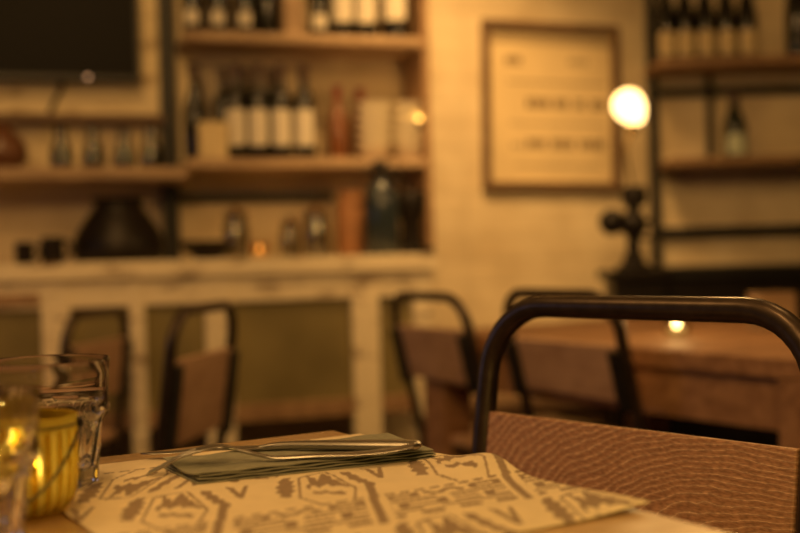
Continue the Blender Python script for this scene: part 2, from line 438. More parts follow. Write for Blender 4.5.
NTOP = TZ + .0024 + .0067

# ------------------------------------------------------------------ cutlery: strips swept along a curve
def strip(b, path, half, thick, off=lambda t: 0.0, bulge=.5):
    # path: (x, z) samples; a lens-shaped section of half width half(t) and thickness thick(t)
    L = len(path); rings = []; n = 14
    for i, (x, z) in enumerate(path):
        t = i / (L - 1); h = half(t); th = thick(t); o = off(t)
        a = Vector(path[max(0, i - 1)]); c = Vector(path[min(L - 1, i + 1)]); d = (c - a).normalized(); nrm = Vector((-d.y, d.x))
        ring = []
        for k in range(n):
            an = 2 * PI * k / n; cs, sn = math.cos(an), math.sin(an)
            w = math.copysign(abs(cs) ** .7, cs) * h; e = math.copysign(abs(sn) ** .8, sn) * th / 2
            ring.append(b.verts.new((x + nrm.x * e, o + w, z + nrm.y * e)))
        rings.append(ring)
    for a, c in zip(rings, rings[1:]):
        for k in range(n): b.faces.new((a[k], a[(k + 1) % n], c[(k + 1) % n], c[k]))
    b.faces.new(list(reversed(rings[0]))); b.faces.new(rings[-1])
def lerpk(K, t):
    for (a, x), (b, y) in zip(K, K[1:]):
        if t <= b:
            u = (t - a) / (b - a); u = u * u * (3 - 2 * u); return x + (y - x) * u
    return K[-1][1]
def curve2(K, n=10): return [(p.x, p.y) for p in spline([(x, z, 0) for x, z in K], n)]
fa = on_z(148, 474, TZ + .003); fb = on_z(415, 451, NTOP + .003)
fl = math.hypot(fb.x - fa.x, fb.y - fa.y)
zt = NTOP - TZ - .002
fork = thing('fork', 'steel fork lying tines down across the napkin, nearer than the knife', 'fork', (fa.x, fa.y, TZ + .0025), math.atan2(fb.y - fa.y, fb.x - fa.x))
tine = curve2([(0, .0008), (.012, .0065), (.026, .0135), (.040, .0175)])
body = curve2([(.036, .0168), (.046, .0188), (.056, .0186), (.068, .0155), (.082, .0115), (.096, .0088), (.125, zt + .0022), (.160, zt + .0024), (.185, zt + .0045), (fl, zt + .0072)])
for y in (-.0081, -.0027, .0027, .0081):
    part('tine', lambda b, y=y: strip(b, tine, lambda t: lerpk([(0, .0007), (.3, .0014), (1, .0017)], t), lambda t: .0018, lambda t, y=y: y * (.92 + .08 * t)), M['steel'], fork, True)
part('handle', lambda b: strip(b, body, lambda t: lerpk([(0, .0098), (.1, .0104), (.2, .0075), (.32, .0032), (.5, .0036), (.85, .0082), (.96, .0085), (1, .003)], t),
                               lambda t: lerpk([(0, .0018), (.3, .003), (.6, .0026), (1, .0022)], t)), M['steel'], fork, True)
ka = on_z(141, 456, TZ + .004); kb = on_z(421, 446, NTOP + .004)
kl = math.hypot(kb.x - ka.x, kb.y - ka.y)
knife = thing('table_knife', 'steel table knife lying on the napkin behind the fork', 'knife', (ka.x, ka.y, TZ + .0025), math.atan2(kb.y - ka.y, kb.x - ka.x))
kz = NTOP - TZ - .002
blade = curve2([(0, .0035), (.03, .005), (.05, kz + .0005), (.07, kz + .001), (.105, kz + .002)])
hand = curve2([(.100, kz + .002), (.125, kz + .0038), (.16, kz + .0042), (.20, kz + .0042), (kl, kz + .0042)])
part('blade', lambda b: strip(b, blade, lambda t: lerpk([(0, .001), (.12, .006), (.6, .0095), (.9, .0085), (1, .004)], t), lambda t: .0014), M['steel'], knife, True)
part('handle', lambda b: strip(b, hand, lambda t: lerpk([(0, .0035), (.15, .0052), (.7, .0082), (.95, .0085), (1, .004)], t), lambda t: lerpk([(0, .003), (.2, .006), (.8, .0078), (.96, .0072), (1, .003)], t)), M['steel'], knife, True)

# ------------------------------------------------------------------ tumblers
def tumbler(bm, H=.09, R=.044):
    outer = [(.0305, 0), (.0328, .0015), (.0335, .006), (.0348, .020), (.0364, .036), (.0374, .043), (.0384, .0470), (.0418, .0505), (.0433, .0540), (.0426, .0575), (.0421, .064), (.0428, .080), (.0440, .0886), (.0437, .0900)]
    inner = [(.0430, .0896), (.0420, .080), (.0412, .065), (.0404, .055), (.0368, .046), (.0345, .036), (.0320, .024), (.0295, .014), (.022, .0115), (0, .011)]
    prof = [(0, .0018), (.022, .0018), (.0285, .0002)] + outer + inner
    no = 3; n = 90; N = 9
    def rf(a, i):
        k = i - no
        if k < 0 or k >= 8: return 1
        w = [.5, .8, 1, 1, 1, .9, .6, .25][k]
        s = 2 * PI / N; d = (a % s) - s / 2
        return 1 + w * (math.cos(PI / N) / math.cos(d) - 1 + .01 * 0) + w * .012
    lathe(bm, prof, n, (0, 0, 0), rf)
D = lambda px, rim, z: None
def place_rim(px_right, y_rim, R=.044, H=.09):
    p = on_z(px_right, y_rim, TZ + H); return Vector((p.x - R, p.y, TZ))
gb = place_rim(108, 361)
bm = bmesh.new(); tumbler(bm)
g1 = mesh('glass_tumbler', bm, M['glass'], smooth=True, loc=(gb.x, gb.y, TZ + .0024), rz=.15)
tag(g1, 'clear glass tumbler with faceted lower half, standing behind the yellow candle holder', 'glass', 'water glasses on the near table')
gf = place_rim(37, 392)
g2 = g1.copy(); COL.objects.link(g2); g2.location = (gf.x, gf.y, TZ + .0004); g2.rotation_euler.z = .5
tag(g2, 'clear glass tumbler cut off by the picture edge, in front of the yellow candle holder', 'glass', 'water glasses on the near table')

# ------------------------------------------------------------------ yellow lantern
lp = on_z(25, 513.5, TZ)
lan = thing('candle_holder', 'yellow ribbed glass candle holder with a thin wire bail, between the tumblers', 'candle holder', (lp.x, lp.y, TZ + .0004))
LR = .0285; LH = .063; LX = 1.19
def lan_body(b):
    out = [(0, 0), (.016, 0), (.0215, .002), (.0255, .007), (.0275, .015), (LR, .028), (LR, .050), (.0282, .0555), (.0280, .0585), (.0287, .0615), (.0282, LH)]
    inn = [(.0268, .0625), (.0265, .056), (.0268, .030), (.0255, .016), (.021, .008), (.012, .005), (0, .005)]
    rib = [0, 0, .3, .8, 1, 1, 1, .6, 0, 0, 0]
    lathe(b, [(r * LX, z) for r, z in out + inn], 240, (0, 0, 0), lambda a, i: 1 + (rib[i] * .05 * (abs(math.cos(12 * a)) - .75) if i < len(rib) else 0))
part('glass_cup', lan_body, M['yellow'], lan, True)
part('tealight', lambda b: lathe(b, [(.017, .0055), (.017, .020), (.0155, .020), (.0150, .018), (0, .018)], 32), M['wax'], lan, True)
part('flame', lambda b: lathe(b, [(0, .021), (.0026, .0235), (.0036, .029), (.0026, .039), (0, .050)], 16), M['flame'], lan, True)
def bail(b):
    P = [(.0298 * LX * math.cos(2 * PI * k / 48), .0298 * LX * math.sin(2 * PI * k / 48), .0572) for k in range(48)]
    tube(b, P, .0009, 8, True)
part('wire_ring', bail, M['iron'], lan, True)
def bail2(b):
    P = []
    for k in range(25):
        a = -PI * k / 24
        P.append((.0320 * LX * math.cos(a), .0320 * LX * math.sin(a), .0567 - .047 * math.sin(-a) ** 1.25))
    tube(b, P, .0011, 8)
    for sx in (1, -1):
        lathe(b, [(.0016, -.003), (.0022, -.0015), (.0022, .0015), (.0016, .003)], 10, (sx * .0314 * LX, 0, .0572))
part('wire_bail', bail2, M['iron'], lan, True)

# ------------------------------------------------------------------ chairs
def chair(name, label, H, w, r, pm_, gap, ph, lean=14, group=None, seg=14, near=False):
    """Tube-framed chair. Local x along its width, +y the way a sitter faces, origin on the floor under the back posts."""
    t = thing(name, label, 'chair', group=group)
    ln = math.tan(math.radians(lean)); ZS = .45; hw = w / 2 - r; R = .070
    back = lambda z: -max(0, z - ZS) * ln
    tm = M['tube']
    P = []
    zt = H - r
    P.append((-hw, .0, ZS - .02))
    for z in (ZS, ZS + .1, zt - R - .06): P.append((-hw, back(z), z))
    arc = [(-hw + R - R * math.cos(a), zt - R + R * math.sin(a)) for a in [PI / 2 * k / 9 for k in range(10)]]
    P += [(x, back(z), z) for x, z in arc]
    P += [(x, back(zt), zt) for x in (-hw * .4, 0, hw * .4)]
    P += [(-x, back(z), z) for x, z in reversed(arc)]
    for z in (zt - R - .06, ZS + .1, ZS): P.append((hw, back(z), z))
    P.append((hw, 0, ZS - .02))
    part('back_frame', lambda b: tube(b, P, r, seg), tm, t, True)
    # wooden back panel between the posts, leaning with them
    zc = H - gap - ph / 2
    rot = Matrix.Rotation(math.radians(lean), 3, 'X')
    o = part('backrest', lambda b: box(b, (0, 0, 0), (2 * hw - 2 * r - .0005, .014, ph), bev=.002), pm_, t)
    o.location = (0, back(zc), zc); o.rotation_euler.x = math.radians(lean)
    if not near:
        for sx in (-1, 1):
            k = part('bracket', lambda b: box(b, (0, 0, 0), (.030, .020, ph * 1.05), bev=.002), M['black'], t)
            k.location = (sx * (hw - .010), back(zc) - .010, zc - .012); k.rotation_euler.x = math.radians(lean)
    # seat
    part('seat', lambda b: box(b, (0, .20, ZS + .005), (w - .01, .40, .022), bev=.008), M['bgpanel'], t, True)
    part('seat_frame', lambda b: tube(b, [(-hw, .01, ZS - .017), (hw, .01, ZS - .017), (hw, .38, ZS - .017), (-hw, .38, ZS - .017)], r * .9, 10, True), tm, t, True)
    for sx in (-1, 1):
        part('leg', lambda b, sx=sx: tube(b, [(sx * hw, .37, ZS - .02), (sx * (hw + .012), .385, 0)], r, 10), tm, t, True)
        part('leg', lambda b, sx=sx: tube(b, [(sx * hw, 0, ZS - .01), (sx * (hw + .012), -.03, 0)], r, 10), tm, t, True)
    return t
# the near chair: its back panel's upper corners come from the photograph
U = Vector((-.655, .756, 0)); NF = Vector((-.756, -.655, 0))
NW, NR, NH = .388, .0112, .859
nch = chair('dining_chair', 'near dark tube chair with grained oak back panel, pushed to the placemat table', NH, NW, NR, M['panel'], .119, .17, 9, seg=24, near=True)
pm_c = Vector((.2047, 1.0155, 0))                       # mid panel, at the panel's height
offb = (NH - .119 - .45) * math.tan(math.radians(9))
o = pm_c + NF * offb
nch.location = (o.x, o.y, 0); nch.rotation_euler.z = math.radians(130.9)
def bgchair(label, cx, cy, rz, H, w=.36, gap=.10, ph=.16, ln=13):
    t = chair('dining_chair', label, H, w, .0115, M['bgpanel'], gap, ph, ln, 'dark tube chairs at the other tables', 10)
    a = math.radians(rz); f = Vector((-math.sin(a), math.cos(a), 0))
    off = (H - .45) * math.tan(math.radians(ln)); p = Vector((cx, cy, 0)) + f * off
    t.location = (p.x, p.y, 0); t.rotation_euler.z = a; return t
bgchair('dark tube chair seen through the bent back of the near oak-panelled chair', .300, 2.20, -61.3, .832, w=.385, gap=.105, ph=.11)
bgchair('dark tube chair between the end of the cream sideboard and the reddish table', .052, 2.62, -61.3, .820, gap=.085, ph=.13)
bgchair('dark tube chair with reddish back panel before the middle of the cream sideboard', -.391, 2.25, 79, .822, gap=.105, ph=.17, ln=8)
bgchair('dark tube chair partly seen behind the clear tumblers', -.750, 2.76, 80, .797, gap=.085, ph=.14, ln=6)

# ------------------------------------------------------------------ reddish table behind
BZ = .715
bA = Vector((.045, 2.75, 0)); bd = Vector((.55, -.835, 0)); bn = Vector((.835, .55, 0))
bt = thing('dining_table', 'reddish brown wooden table with thick legs behind the near chair', 'table', (bA.x, bA.y, 0), math.atan2(bd.y, bd.x))
BL, BW = 1.145, .78
def btop(b):
    n = 5; w = BW / n
    for i in range(n): box(b, (BL / 2, w * (i + .5), BZ - .018), (BL, w - .003, .036), bev=.004)
part('tabletop', btop, M['redtable'], bt)
part('apron', lambda b: [box(b, (BL / 2, .03, BZ - .081), (BL - .1, .025, .09)), box(b, (BL / 2, BW - .03, BZ - .081), (BL - .1, .025, .09)),
                         box(b, (.03, BW / 2, BZ - .081), (.025, BW - .1, .09)), box(b, (BL - .03, BW / 2, BZ - .081), (.025, BW - .1, .09))], M['redtable'], bt)
for x in (.046, BL - .046):
    for y in (.046, BW - .046):
        part('leg', lambda b, x=x, y=y: box(b, (x, y, (BZ - .036) / 2), (.085, .085, BZ - .036), bev=.004), M['redtable'], bt)
tp = on_z(677, 337, BZ)
tl = thing('tealight_glass', 'small lit tealight glass glowing on the reddish table', 'candle', (tp.x, tp.y, BZ + .0003))
part('glass_cup', lambda b: lathe(b, [(0, 0), (.024, 0), (.030, .03), (.032, .05), (.030, .05), (.028, .03), (.022, .004), (0, .004)], 32), M['pane'], tl, True)
part('tealight', lambda b: lathe(b, [(.019, .005), (.019, .018), (0, .018)], 24), M['wax'], tl, True)
part('flame', lambda b: lathe(b, [(0, .019), (.0065, .023), (.008, .028), (.005, .036), (0, .044)], 16), M['flame'], tl, True)
cp = on_z(772, 330, BZ)
cb = thing('menu_block', 'small brown wooden block box standing on the reddish table', 'box', (cp.x, cp.y, BZ + .0003), .2)
part('box', lambda b: [box(b, (0, 0, .004), (.085, .06, .008)), box(b, (0, -.028, .045), (.085, .006, .08)), box(b, (0, .028, .045), (.085, .006, .08)),
                       box(b, (-.04, 0, .045), (.006, .05, .08)), box(b, (.04, 0, .045), (.006, .05, .08))], M['shelf'], cb)

# ------------------------------------------------------------------ cream cabinet along the wall
QC = .50                                              # its front
s0 = -1.95; s1 = wp(432, 300, QC)[0]
zct = wp(215, 259, QC)[1]                             # worktop height, about eye level
cab = thing('sideboard', 'long distressed cream sideboard with olive glazed doors under the bottle shelves', 'cabinet', W(0, 0, 0), TH)
Lq = lambda q: -q                                     # cabinet local y: out of the wall is -y
def cbx(b, sa, sb, qa, qb, za, zb, bev=.003): box(b, ((sa + sb) / 2, -(qa + qb) / 2, (za + zb) / 2), (sb - sa, qb - qa, zb - za), bev=bev)
zt0 = wp(215, 276, QC)[1]; zr = wp(215, 303, QC)[1]; zb1 = wp(330, 400, QC)[1]; zb0 = wp(330, 417, QC)[1]
part('top', lambda b: cbx(b, s0, s1 + .015, .0, QC + .02, zt0, zct), M['cream'], cab)
part('top_rail', lambda b: cbx(b, s0, s1, QC - .03, QC, zr, zt0 - .001), M['cream'], cab)
part('bottom_rail', lambda b: cbx(b, s0, s1, QC - .03, QC - .004, zb0, zb1), M['midwood'], cab)
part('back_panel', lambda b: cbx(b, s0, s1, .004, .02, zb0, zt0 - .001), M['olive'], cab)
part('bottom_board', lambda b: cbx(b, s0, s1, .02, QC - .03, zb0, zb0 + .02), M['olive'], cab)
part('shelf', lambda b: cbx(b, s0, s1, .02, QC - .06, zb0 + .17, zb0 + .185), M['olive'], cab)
stiles = [(42, 71), (130, 146), (206, 234), (353, 380), (414, 432)]
for a, c in stiles:
    sa = wp(a, 340, QC)[0]; sb = wp(c, 340, QC)[0]
    part('stile', lambda b: cbx(b, sa, sb, QC - .045, QC + .004, 0, zt0 - .001), M['cream'], cab)
part('stile', lambda b: cbx(b, s0, s0 + .07, QC - .045, QC + .004, 0, zt0 - .001), M['cream'], cab)
part('end_panel', lambda b: cbx(b, s1 - .02, s1, .02, QC - .045, zb0, zt0 - .001), M['cream'], cab)
es = [s0 + .07] + [wp(x, 340, QC)[0] for ac in stiles for x in ac][:-1]
for a, c in zip(es[0::2], es[1::2]):
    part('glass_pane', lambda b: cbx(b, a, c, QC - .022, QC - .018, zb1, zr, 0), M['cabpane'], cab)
sa = wp(-60, 340, QC)[0]; sb = wp(42, 340, QC)[0]
dr = part('drawer', lambda b: cbx(b, s0 + .08, sb - .004, QC - .02, QC + .006, wp(20, 306, QC)[1], wp(20, 294, QC)[1]), M['midwood'], cab)

# ------------------------------------------------------------------ shelving
def wthing(name, label, cat, group=None): return thing(name, label, cat, W(0, 0, 0), TH, group)
def wbox(b, sa, sb, qa, qb, za, zb, bev=.002): cbx(b, sa, sb, qa, qb, za, zb, bev)
QS = .25
sl = wp(184, 33, QS)[0]; sr = wp(431, 100, QS)[0]
def zline(px, py, q=QS): return wp(px, py, q)[1]
un = wthing('wall_shelf_unit', 'wooden bottle shelves on the wall above the cream sideboard', 'shelving')
zA = zline(300, 33.5); zA0 = zline(300, 43); zM = zline(300, 157.5); zM0 = zline(300, 167.5)
part('shelf_board', lambda b: wbox(b, sl, sr - .022, 0, QS, zA0, zA, .004), M['shelf'], un)
part('shelf_board', lambda b: wbox(b, sl, sr - .022, 0, QS, zM0, zM, .004), M['shelf'], un)
part('side_board', lambda b: wbox(b, sr - .022, sr, 0, QS - .004, zct + .001, 2.3), M['midwood'], un)
sd0 = wp(284, 10, QS - .03)[0]; sd1 = wp(303, 10, QS - .03)[0]
part('divider', lambda b: wbox(b, sd0, sd1, 0, QS - .03, zA, 2.3), M['shelf'], un)
zr1 = zline(250, 192, .03); zr0 = zline(250, 202, .03)
part('rail', lambda b: wbox(b, wp(176, 197, .03)[0], wp(333, 197, .03)[0], .0, .03, zr0, zr1), M['black'], un)
ps = wp(169, 130, .05)[0]
part('post', lambda b: wbox(b, ps - .025, ps + .025, .005, .05, zct + .001, 2.5), M['black'], un)

QL = .27
ls = wthing('wall_shelf', 'light wooden wall shelf on the left holding glass carafes', 'shelf')
zL = zline(90, 167, QL); zL0 = zline(90, 179, QL)
part('shelf_board', lambda b: wbox(b, s0, wp(188, 172, QL)[0], 0.052, QL, zL0, zL, .004), M['shelf'], ls)
for px in (-60, ): 
    sx = wp(px, 180, .1)[0]
    part('bracket', lambda b: [wbox(b, sx - .01, sx + .01, 0, .23, zL0 - .012, zL0 - .0005), wbox(b, sx - .01, sx + .01, 0, .012, zL0 - .15, zL0)], M['black'], ls)
part('wall_cleat', lambda b: wbox(b, s0, wp(186, 172, .05)[0] - .0, 0, .052, zL0 + .003, zL - .003), M['shelf'], ls)

# television on its cream board
QT = .06
tvb = wthing('mounting_board', 'cream painted wooden board framing the black television', 'board')
part('board', lambda b: wbox(b, s0, wp(161, 60, QT - .03)[0], .0, QT - .03, zline(80, 114, QT - .03), 2.5, .003), M['creamboard'], tvb)
part('ledge', lambda b: wbox(b, s0, wp(166, 118, .10)[0], .0, .07, zline(80, 122, .07), zline(80, 115, .07), .002), M['darkshelf'], tvb)
tv = wthing('television', 'black flat television high on the left of the wall', 'television')
tz = zline(80, 80, .10); tsx = wp(139, 40, .10)[0]
part('screen', lambda b: wbox(b, s0 + .05, tsx - .012, .098, .102, tz + .015, 2.3, 0), M['screen'], tv)
part('casing', lambda b: wbox(b, s0 + .04, tsx, QT - .029, .0975, tz, 2.315, .004), M['black'], tv)
part('bezel', lambda b: [wbox(b, s0 + .04, tsx, .0976, .104, tz, tz + .0148, .001), wbox(b, tsx - .0118, tsx, .0976, .104, tz + .0149, 2.3, .001), wbox(b, s0 + .04, tsx - .0122, .0976, .104, 2.301, 2.315, .001)], M['black'], tv)
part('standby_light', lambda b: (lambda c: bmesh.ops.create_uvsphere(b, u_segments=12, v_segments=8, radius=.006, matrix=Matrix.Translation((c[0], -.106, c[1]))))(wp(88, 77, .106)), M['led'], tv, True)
cs, cz = wp(62, 84, .05); cs2, cz2 = wp(50, 112, .05)
bm = bmesh.new(); tube(bm, spline([W(cs, .05, cz + .03), W(cs, .045, cz - .01), W((cs + cs2) / 2, .043, (cz + cz2) / 2), W(cs2, .045, cz2 + .0)], 6), .006, 8)
tag(mesh('cable', bm, M['black'], smooth=True), 'black cable hanging below the television on the cream board', 'cable')

# ------------------------------------------------------------------ bottles
def arc_label(b, R, z0, z1, half=66):      # paper wrapped round the front of the bottle, its upper corners rounded off
    n = 18; g = []
    for r_ in (R + .0003, R + .0009):
        for k in range(n + 1):
            a = math.radians(-90 - half + 2 * half * k / n); e = max(0, abs(2 * k / n - 1) - .75) * .04
            g.append([b.verts.new((r_ * math.cos(a), r_ * math.sin(a), z)) for z in (z0 + e, z1 - e)])
    for o_ in (0, n + 1):
        for k in range(n): b.faces.new((g[o_ + k][0], g[o_ + k + 1][0], g[o_ + k + 1][1], g[o_ + k][1]))
    for k in range(n):
        for q in (0, 1): b.faces.new((g[k][q], g[k + 1][q], g[n + 2 + k][q], g[n + 1 + k][q]))
    for k in (0, n): b.faces.new((g[k][0], g[k][1], g[n + 1 + k][1], g[n + 1 + k][0]))
def bottle_proto(name, glassm, labelm, foilm, H=.30, R=.0375, lz=(.045, .145), shoulder='bordeaux', half=58):
    t = thing(name, 'bottle', 'bottle')
    if shoulder == 'bordeaux':
        pr = [(0, .004), (R * .7, .002), (R * .95, 0), (R, .006), (R, H * .60), (R * .93, H * .66), (R * .62, H * .715), (R * .40, H * .745), (R * .37, H * .78), (R * .37, H * .955), (R * .43, H * .957), (R * .43, H), (0, H)]
    else:
        pr = [(0, .004), (R * .7, .002), (R * .95, 0), (R, .006), (R, H * .48), (R * .93, H * .55), (R * .75, H * .63), (R * .55, H * .70), (R * .42, H * .77), (R * .37, H * .84), (R * .37, H * .955), (R * .43, H * .957), (R * .43, H), (0, H)]
    part('bottle_body', lambda b: lathe(b, pr, 24), glassm, t, True)
    if labelm: part('label', lambda b: arc_label(b, R, lz[0], lz[1], half), labelm, t, True)
    if foilm: part('capsule', lambda b: lathe(b, [(R * .38 + .0006, H * .83), (R * .44 + .0006, H * .955), (R * .44 + .0006, H + .0008), (0, H + .0008)], 20, cap0=False), foilm, t, True)
    return t
used = set()
def put(proto, px, q, z, label, group=None, shelf='w', sc=1, rz=0, y=None):
    if shelf == 'w':
        s = wp(px, 266.5 - 0, q)[0]
        # column of the pixel at the object's own height
        for _ in range(3):
            p = W(s, q, z + .08); d = p - CAM; x = 400 + F * d.dot(Rc) / d.dot(fw); s += (px - x) / F * d.dot(fw) / math.cos(TH)
        p = W(s, q, z + .0004)
    else:
        p = Vector((0, y, z)); p.x = 0
        for _ in range(4):
            d = p + Vector((0, 0, .08)) - CAM; x = 400 + F * d.dot(Rc) / d.dot(fw); p.x += (px - x) / F * d.dot(fw)
        p = Vector((p.x, y, z + .0004))
    if proto.name not in used:
        used.add(proto.name); o = proto; o.location = p; o.rotation_euler.z = rz
    else: o = dup(proto, p, rz)
    o['label'] = label; o.scale = (sc, sc, sc)
    if group: o['group'] = group
    return o
bA1 = bottle_proto('wine_bottle', M['wine'], M['label'], M['foil'], .30, .035, (.040, .155))
order = ['leftmost', 'second from the left', 'third from the left', 'rightmost']
for px, w in zip((237, 259, 282, 305), order):
    put(bA1, px, .19, zM, w + ' of four tall white labelled wine bottles, middle shelf', 'white labelled bottles on the middle shelf')
bA2 = bottle_proto('wine_bottle', M['wine'], None, M['foil'], .305, .035)
for px, w in zip((224, 247, 271), ('left', 'middle', 'right')):
    put(bA2, px, .085, zM, w + ' one of three dark bottles behind the white labelled bottles', 'bottles behind the white labelled row')
bA3 = bottle_proto('wine_bottle', M['wine'], M['label'], M['foil'], .30, .035, (.030, .074), half=38)
for px, w in zip((193, 219, 246), ('leftmost', 'middle', 'rightmost')):
    put(bA3, px, .17, zA, w + ' of three dark bottles with small pale labels, top shelf left bay', 'small labelled bottles on the top shelf')
put(bA2, 268, .14, zA, 'plain dark bottle beside the divider in the top shelf left bay')
put(bA3, 320, .17, zA, 'dark bottle with small pale label just right of the top shelf divider')
bA4 = bottle_proto('wine_bottle', M['wine'], M['label'], M['foil'], .31, .037, (.052, .165))
for px, w in zip((343, 366), ('left', 'right')):
    put(bA4, px, .17, zA, w + ' one of two large pale labelled bottles mid bay on the top shelf', 'large pale labelled bottles on the top shelf')
bA5 = bottle_proto('champagne_bottle', M['wine'], M['label'], M['foil'], .32, .046, (.062, .19), 'slope', 48)
put(bA5, 395, .17, zA, 'fattest pale labelled bottle at the right end of the top shelf')
put(bottle_proto('wine_bottle', M['wine'], None, M['foil'], .31, .038, (.1, .2), 'slope'), 196, .12, zM, 'plain dark bottle behind the beige box on the middle shelf')
bx = thing('card_box', 'small beige card box on the middle shelf beside the white labelled bottles', 'box', (0, 0, 0))
part('carton', lambda b: box(b, (0, 0, .052), (.085, .07, .104), bev=.002), M['beige'], bx)
part('lid', lambda b: box(b, (0, 0, .108), (.088, .073, .008), bev=.002), M['beige'], bx)
put(bx, 212, .205, zM, bx['label'], rz=TH)
red = bottle_proto('sauce_bottle', M['amber'], None, M['redfoil'], .25, .033, (.05, .1), 'slope')
put(red, 338, .10, zM, 'left one of two amber bottles with red caps on the middle shelf', 'red capped amber bottles')
put(red, 361, .06, zM, 'right one of two amber bottles with red caps on the middle shelf', 'red capped amber bottles')
# stacked bowls
bowl = thing('bowl', 'bowl', 'bowl')
part('bowl_body', lambda b: lathe(b, [(0, .003), (.028, 0), (.031, .006), (.038, .012), (.052, .024), (.066, .036), (.064, .036), (.049, .025), (.034, .013), (.025, .008), (0, .007)], 28), M['white'], bowl, True)
nm = ['lowest', 'second lowest', 'third', 'fourth', 'fifth', 'topmost']
for st, (px, q, wd) in enumerate(((374, .175, 'left'), (409, .165, 'right'))):
    for k in range(6):
        put(bowl, px, q, zM + k * .0300, nm[k] + (' bowl up' if k in (2, 3, 4) else ' bowl') + ' in the ' + wd + ' stack of white bowls on the middle shelf', 'stacked white bowls')
# emissive point added for the amber glint on the middle shelf
sb_ = thing('glint_point', 'tiny glowing amber point added for the glint at the end of the middle shelf', 'glint', (0, 0, 0))
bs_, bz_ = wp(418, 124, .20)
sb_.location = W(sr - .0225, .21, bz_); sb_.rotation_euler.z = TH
part('holder', lambda b: box(b, (-.006, 0, -.004), (.012, .012, .018), bev=.002), M['black'], sb_)  # made-up mount for the glint point
part('bulb', lambda b: lathe(b, [(0, .005), (.0045, .007), (.0065, .013), (.004, .020), (0, .023)], 14, (-.008, -.004, 0)), emit('glint_glow', (1, .58, .12), 9), sb_, True)  # glowing shape made up to carry the glint
# carafes on the left shelf
carafe = thing('glass_carafe', 'carafe', 'carafe')
part('carafe_body', lambda b: lathe(b, [(0, .004), (.030, 0), (.034, .01), (.034, .05), (.026, .075), (.017, .095), (.020, .13), (.0185, .13), (.0155, .095), (.0245, .075), (.032, .05), (.032, .012), (0, .008)], 28), thin_glass('smoky_glass', (.62, .60, .52), .12, .08), carafe, True)
part('dark_contents', lambda b: lathe(b, [(0, .009), (.031, .012), (.031, .05), (.0225, .072), (0, .072)], 24), M['green'], carafe, True)
for px, q, w in ((61, .18, 'leftmost small carafe with dark contents on the left wall shelf'), (93, .18, 'second small dark carafe from the left on the left wall shelf'),
              (124, .14, 'third small dark carafe from the left on the left wall shelf'), (151, .18, 'small dark carafe nearest the black post on the left wall shelf')):
    put(carafe, px, q, zL, w, 'carafes on the left wall shelf')
pot = thing('clay_pot', 'rounded brown clay pot at the picture edge on the left wall shelf', 'pot')
part('pot_body', lambda b: lathe(b, [(0, 0), (.05, 0), (.078, .03), (.082, .06), (.06, .10), (.035, .12), (.04, .135), (.034, .135), (.03, .12), (0, .11)], 28), M['brown'], pot, True)
put(pot, 0, .16, zL, pot['label'])

# on the sideboard
ur = thing('iron_urn', 'large dark flare-necked urn standing on the sideboard below the carafes', 'urn')
part('urn_body', lambda b: lathe(b, [(0, 0), (.118, 0), (.136, .02), (.138, .045), (.130, .075), (.112, .105), (.092, .135), (.074, .158), (.068, .170), (.072, .180), (.084, .190), (.079, .190), (.064, .176), (0, .170)], 36), M['iron'], ur, True)
put(ur, 119, .25, zct, ur['label'], rz=.9)
mug = thing('mug', 'mug', 'mug')
part('mug_body', lambda b: lathe(b, [(0, 0), (.033, 0), (.036, .005), (.037, .085), (.034, .085), (.033, .008), (0, .008)], 28), M['iron'], mug, True)
part('handle', lambda b: tube(b, spline([(.034, 0, .07), (.055, 0, .068), (.06, 0, .045), (.05, 0, .022), (.034, 0, .018)], 6), .005, 8), M['iron'], mug, True)
put(mug, 52, .30, zct, 'dark mug standing close beside the large urn', 'dark mugs on the sideboard', sc=.9)
put(mug, 24, .27, zct, 'dark mug further left of the large urn, beyond another mug', 'dark mugs on the sideboard', sc=.75)
db = thing('dark_bowl', 'dark wide bowl on the sideboard between the black post and the small candle', 'bowl')
part('bowl_body', lambda b: lathe(b, [(0, .003), (.04, 0), (.042, .006), (.075, .03), (.088, .055), (.084, .055), (.07, .032), (0, .012)], 32), M['iron'], db, True)
put(db, 208, .30, zct, db['label'])
jar = thing('glass_jar', 'jar', 'jar')
part('jar_body', lambda b: lathe(b, [(0, .003), (.036, 0), (.04, .006), (.04, .10), (.034, .115), (.034, .13), (.031, .13), (.031, .115), (.037, .10), (.037, .008), (0, .006)], 28), thin_glass('jar_glass', (.7, .68, .6), .15, .08), jar, True)
part('lid', lambda b: lathe(b, [(.036, .128), (.037, .142), (.03, .148), (.008, .15), (.01, .162), (0, .165)], 24), M['brass'], jar, True)
put(jar, 316, .28, zct, 'lidded glass jar beside the orange brown jug on the sideboard', 'glass jars on the sideboard')
put(jar, 236, .22, zct, 'lidded glass jar behind the small amber candle on the sideboard', 'glass jars on the sideboard')
put(jar, 290, .16, zct, 'lidded glass jar between two others at the back of the sideboard', 'glass jars on the sideboard', sc=.8)
vc = thing('votive_candle', 'small glowing amber candle on the sideboard', 'candle')
part('glass_cup', lambda b: lathe(b, [(0, 0), (.022, 0), (.026, .02), (.026, .045), (.024, .045), (.023, .02), (0, .006)], 24), thin_glass('amber_cup', (1, .82, .55), .1), vc, True)
part('flame', lambda b: lathe(b, [(0, .016), (.004, .02), (.005, .026), (.003, .034), (0, .04)], 14), emit('small_flame', (1, .60, .2), 3), vc, True)
part('tealight', lambda b: lathe(b, [(.018, .0065), (.018, .015), (0, .015)], 20), M['wax'], vc, True)
put(vc, 259, .40, zct, vc['label'])
jug = thing('clay_jug', 'tall orange brown clay jug on the sideboard under the middle shelf', 'jug')
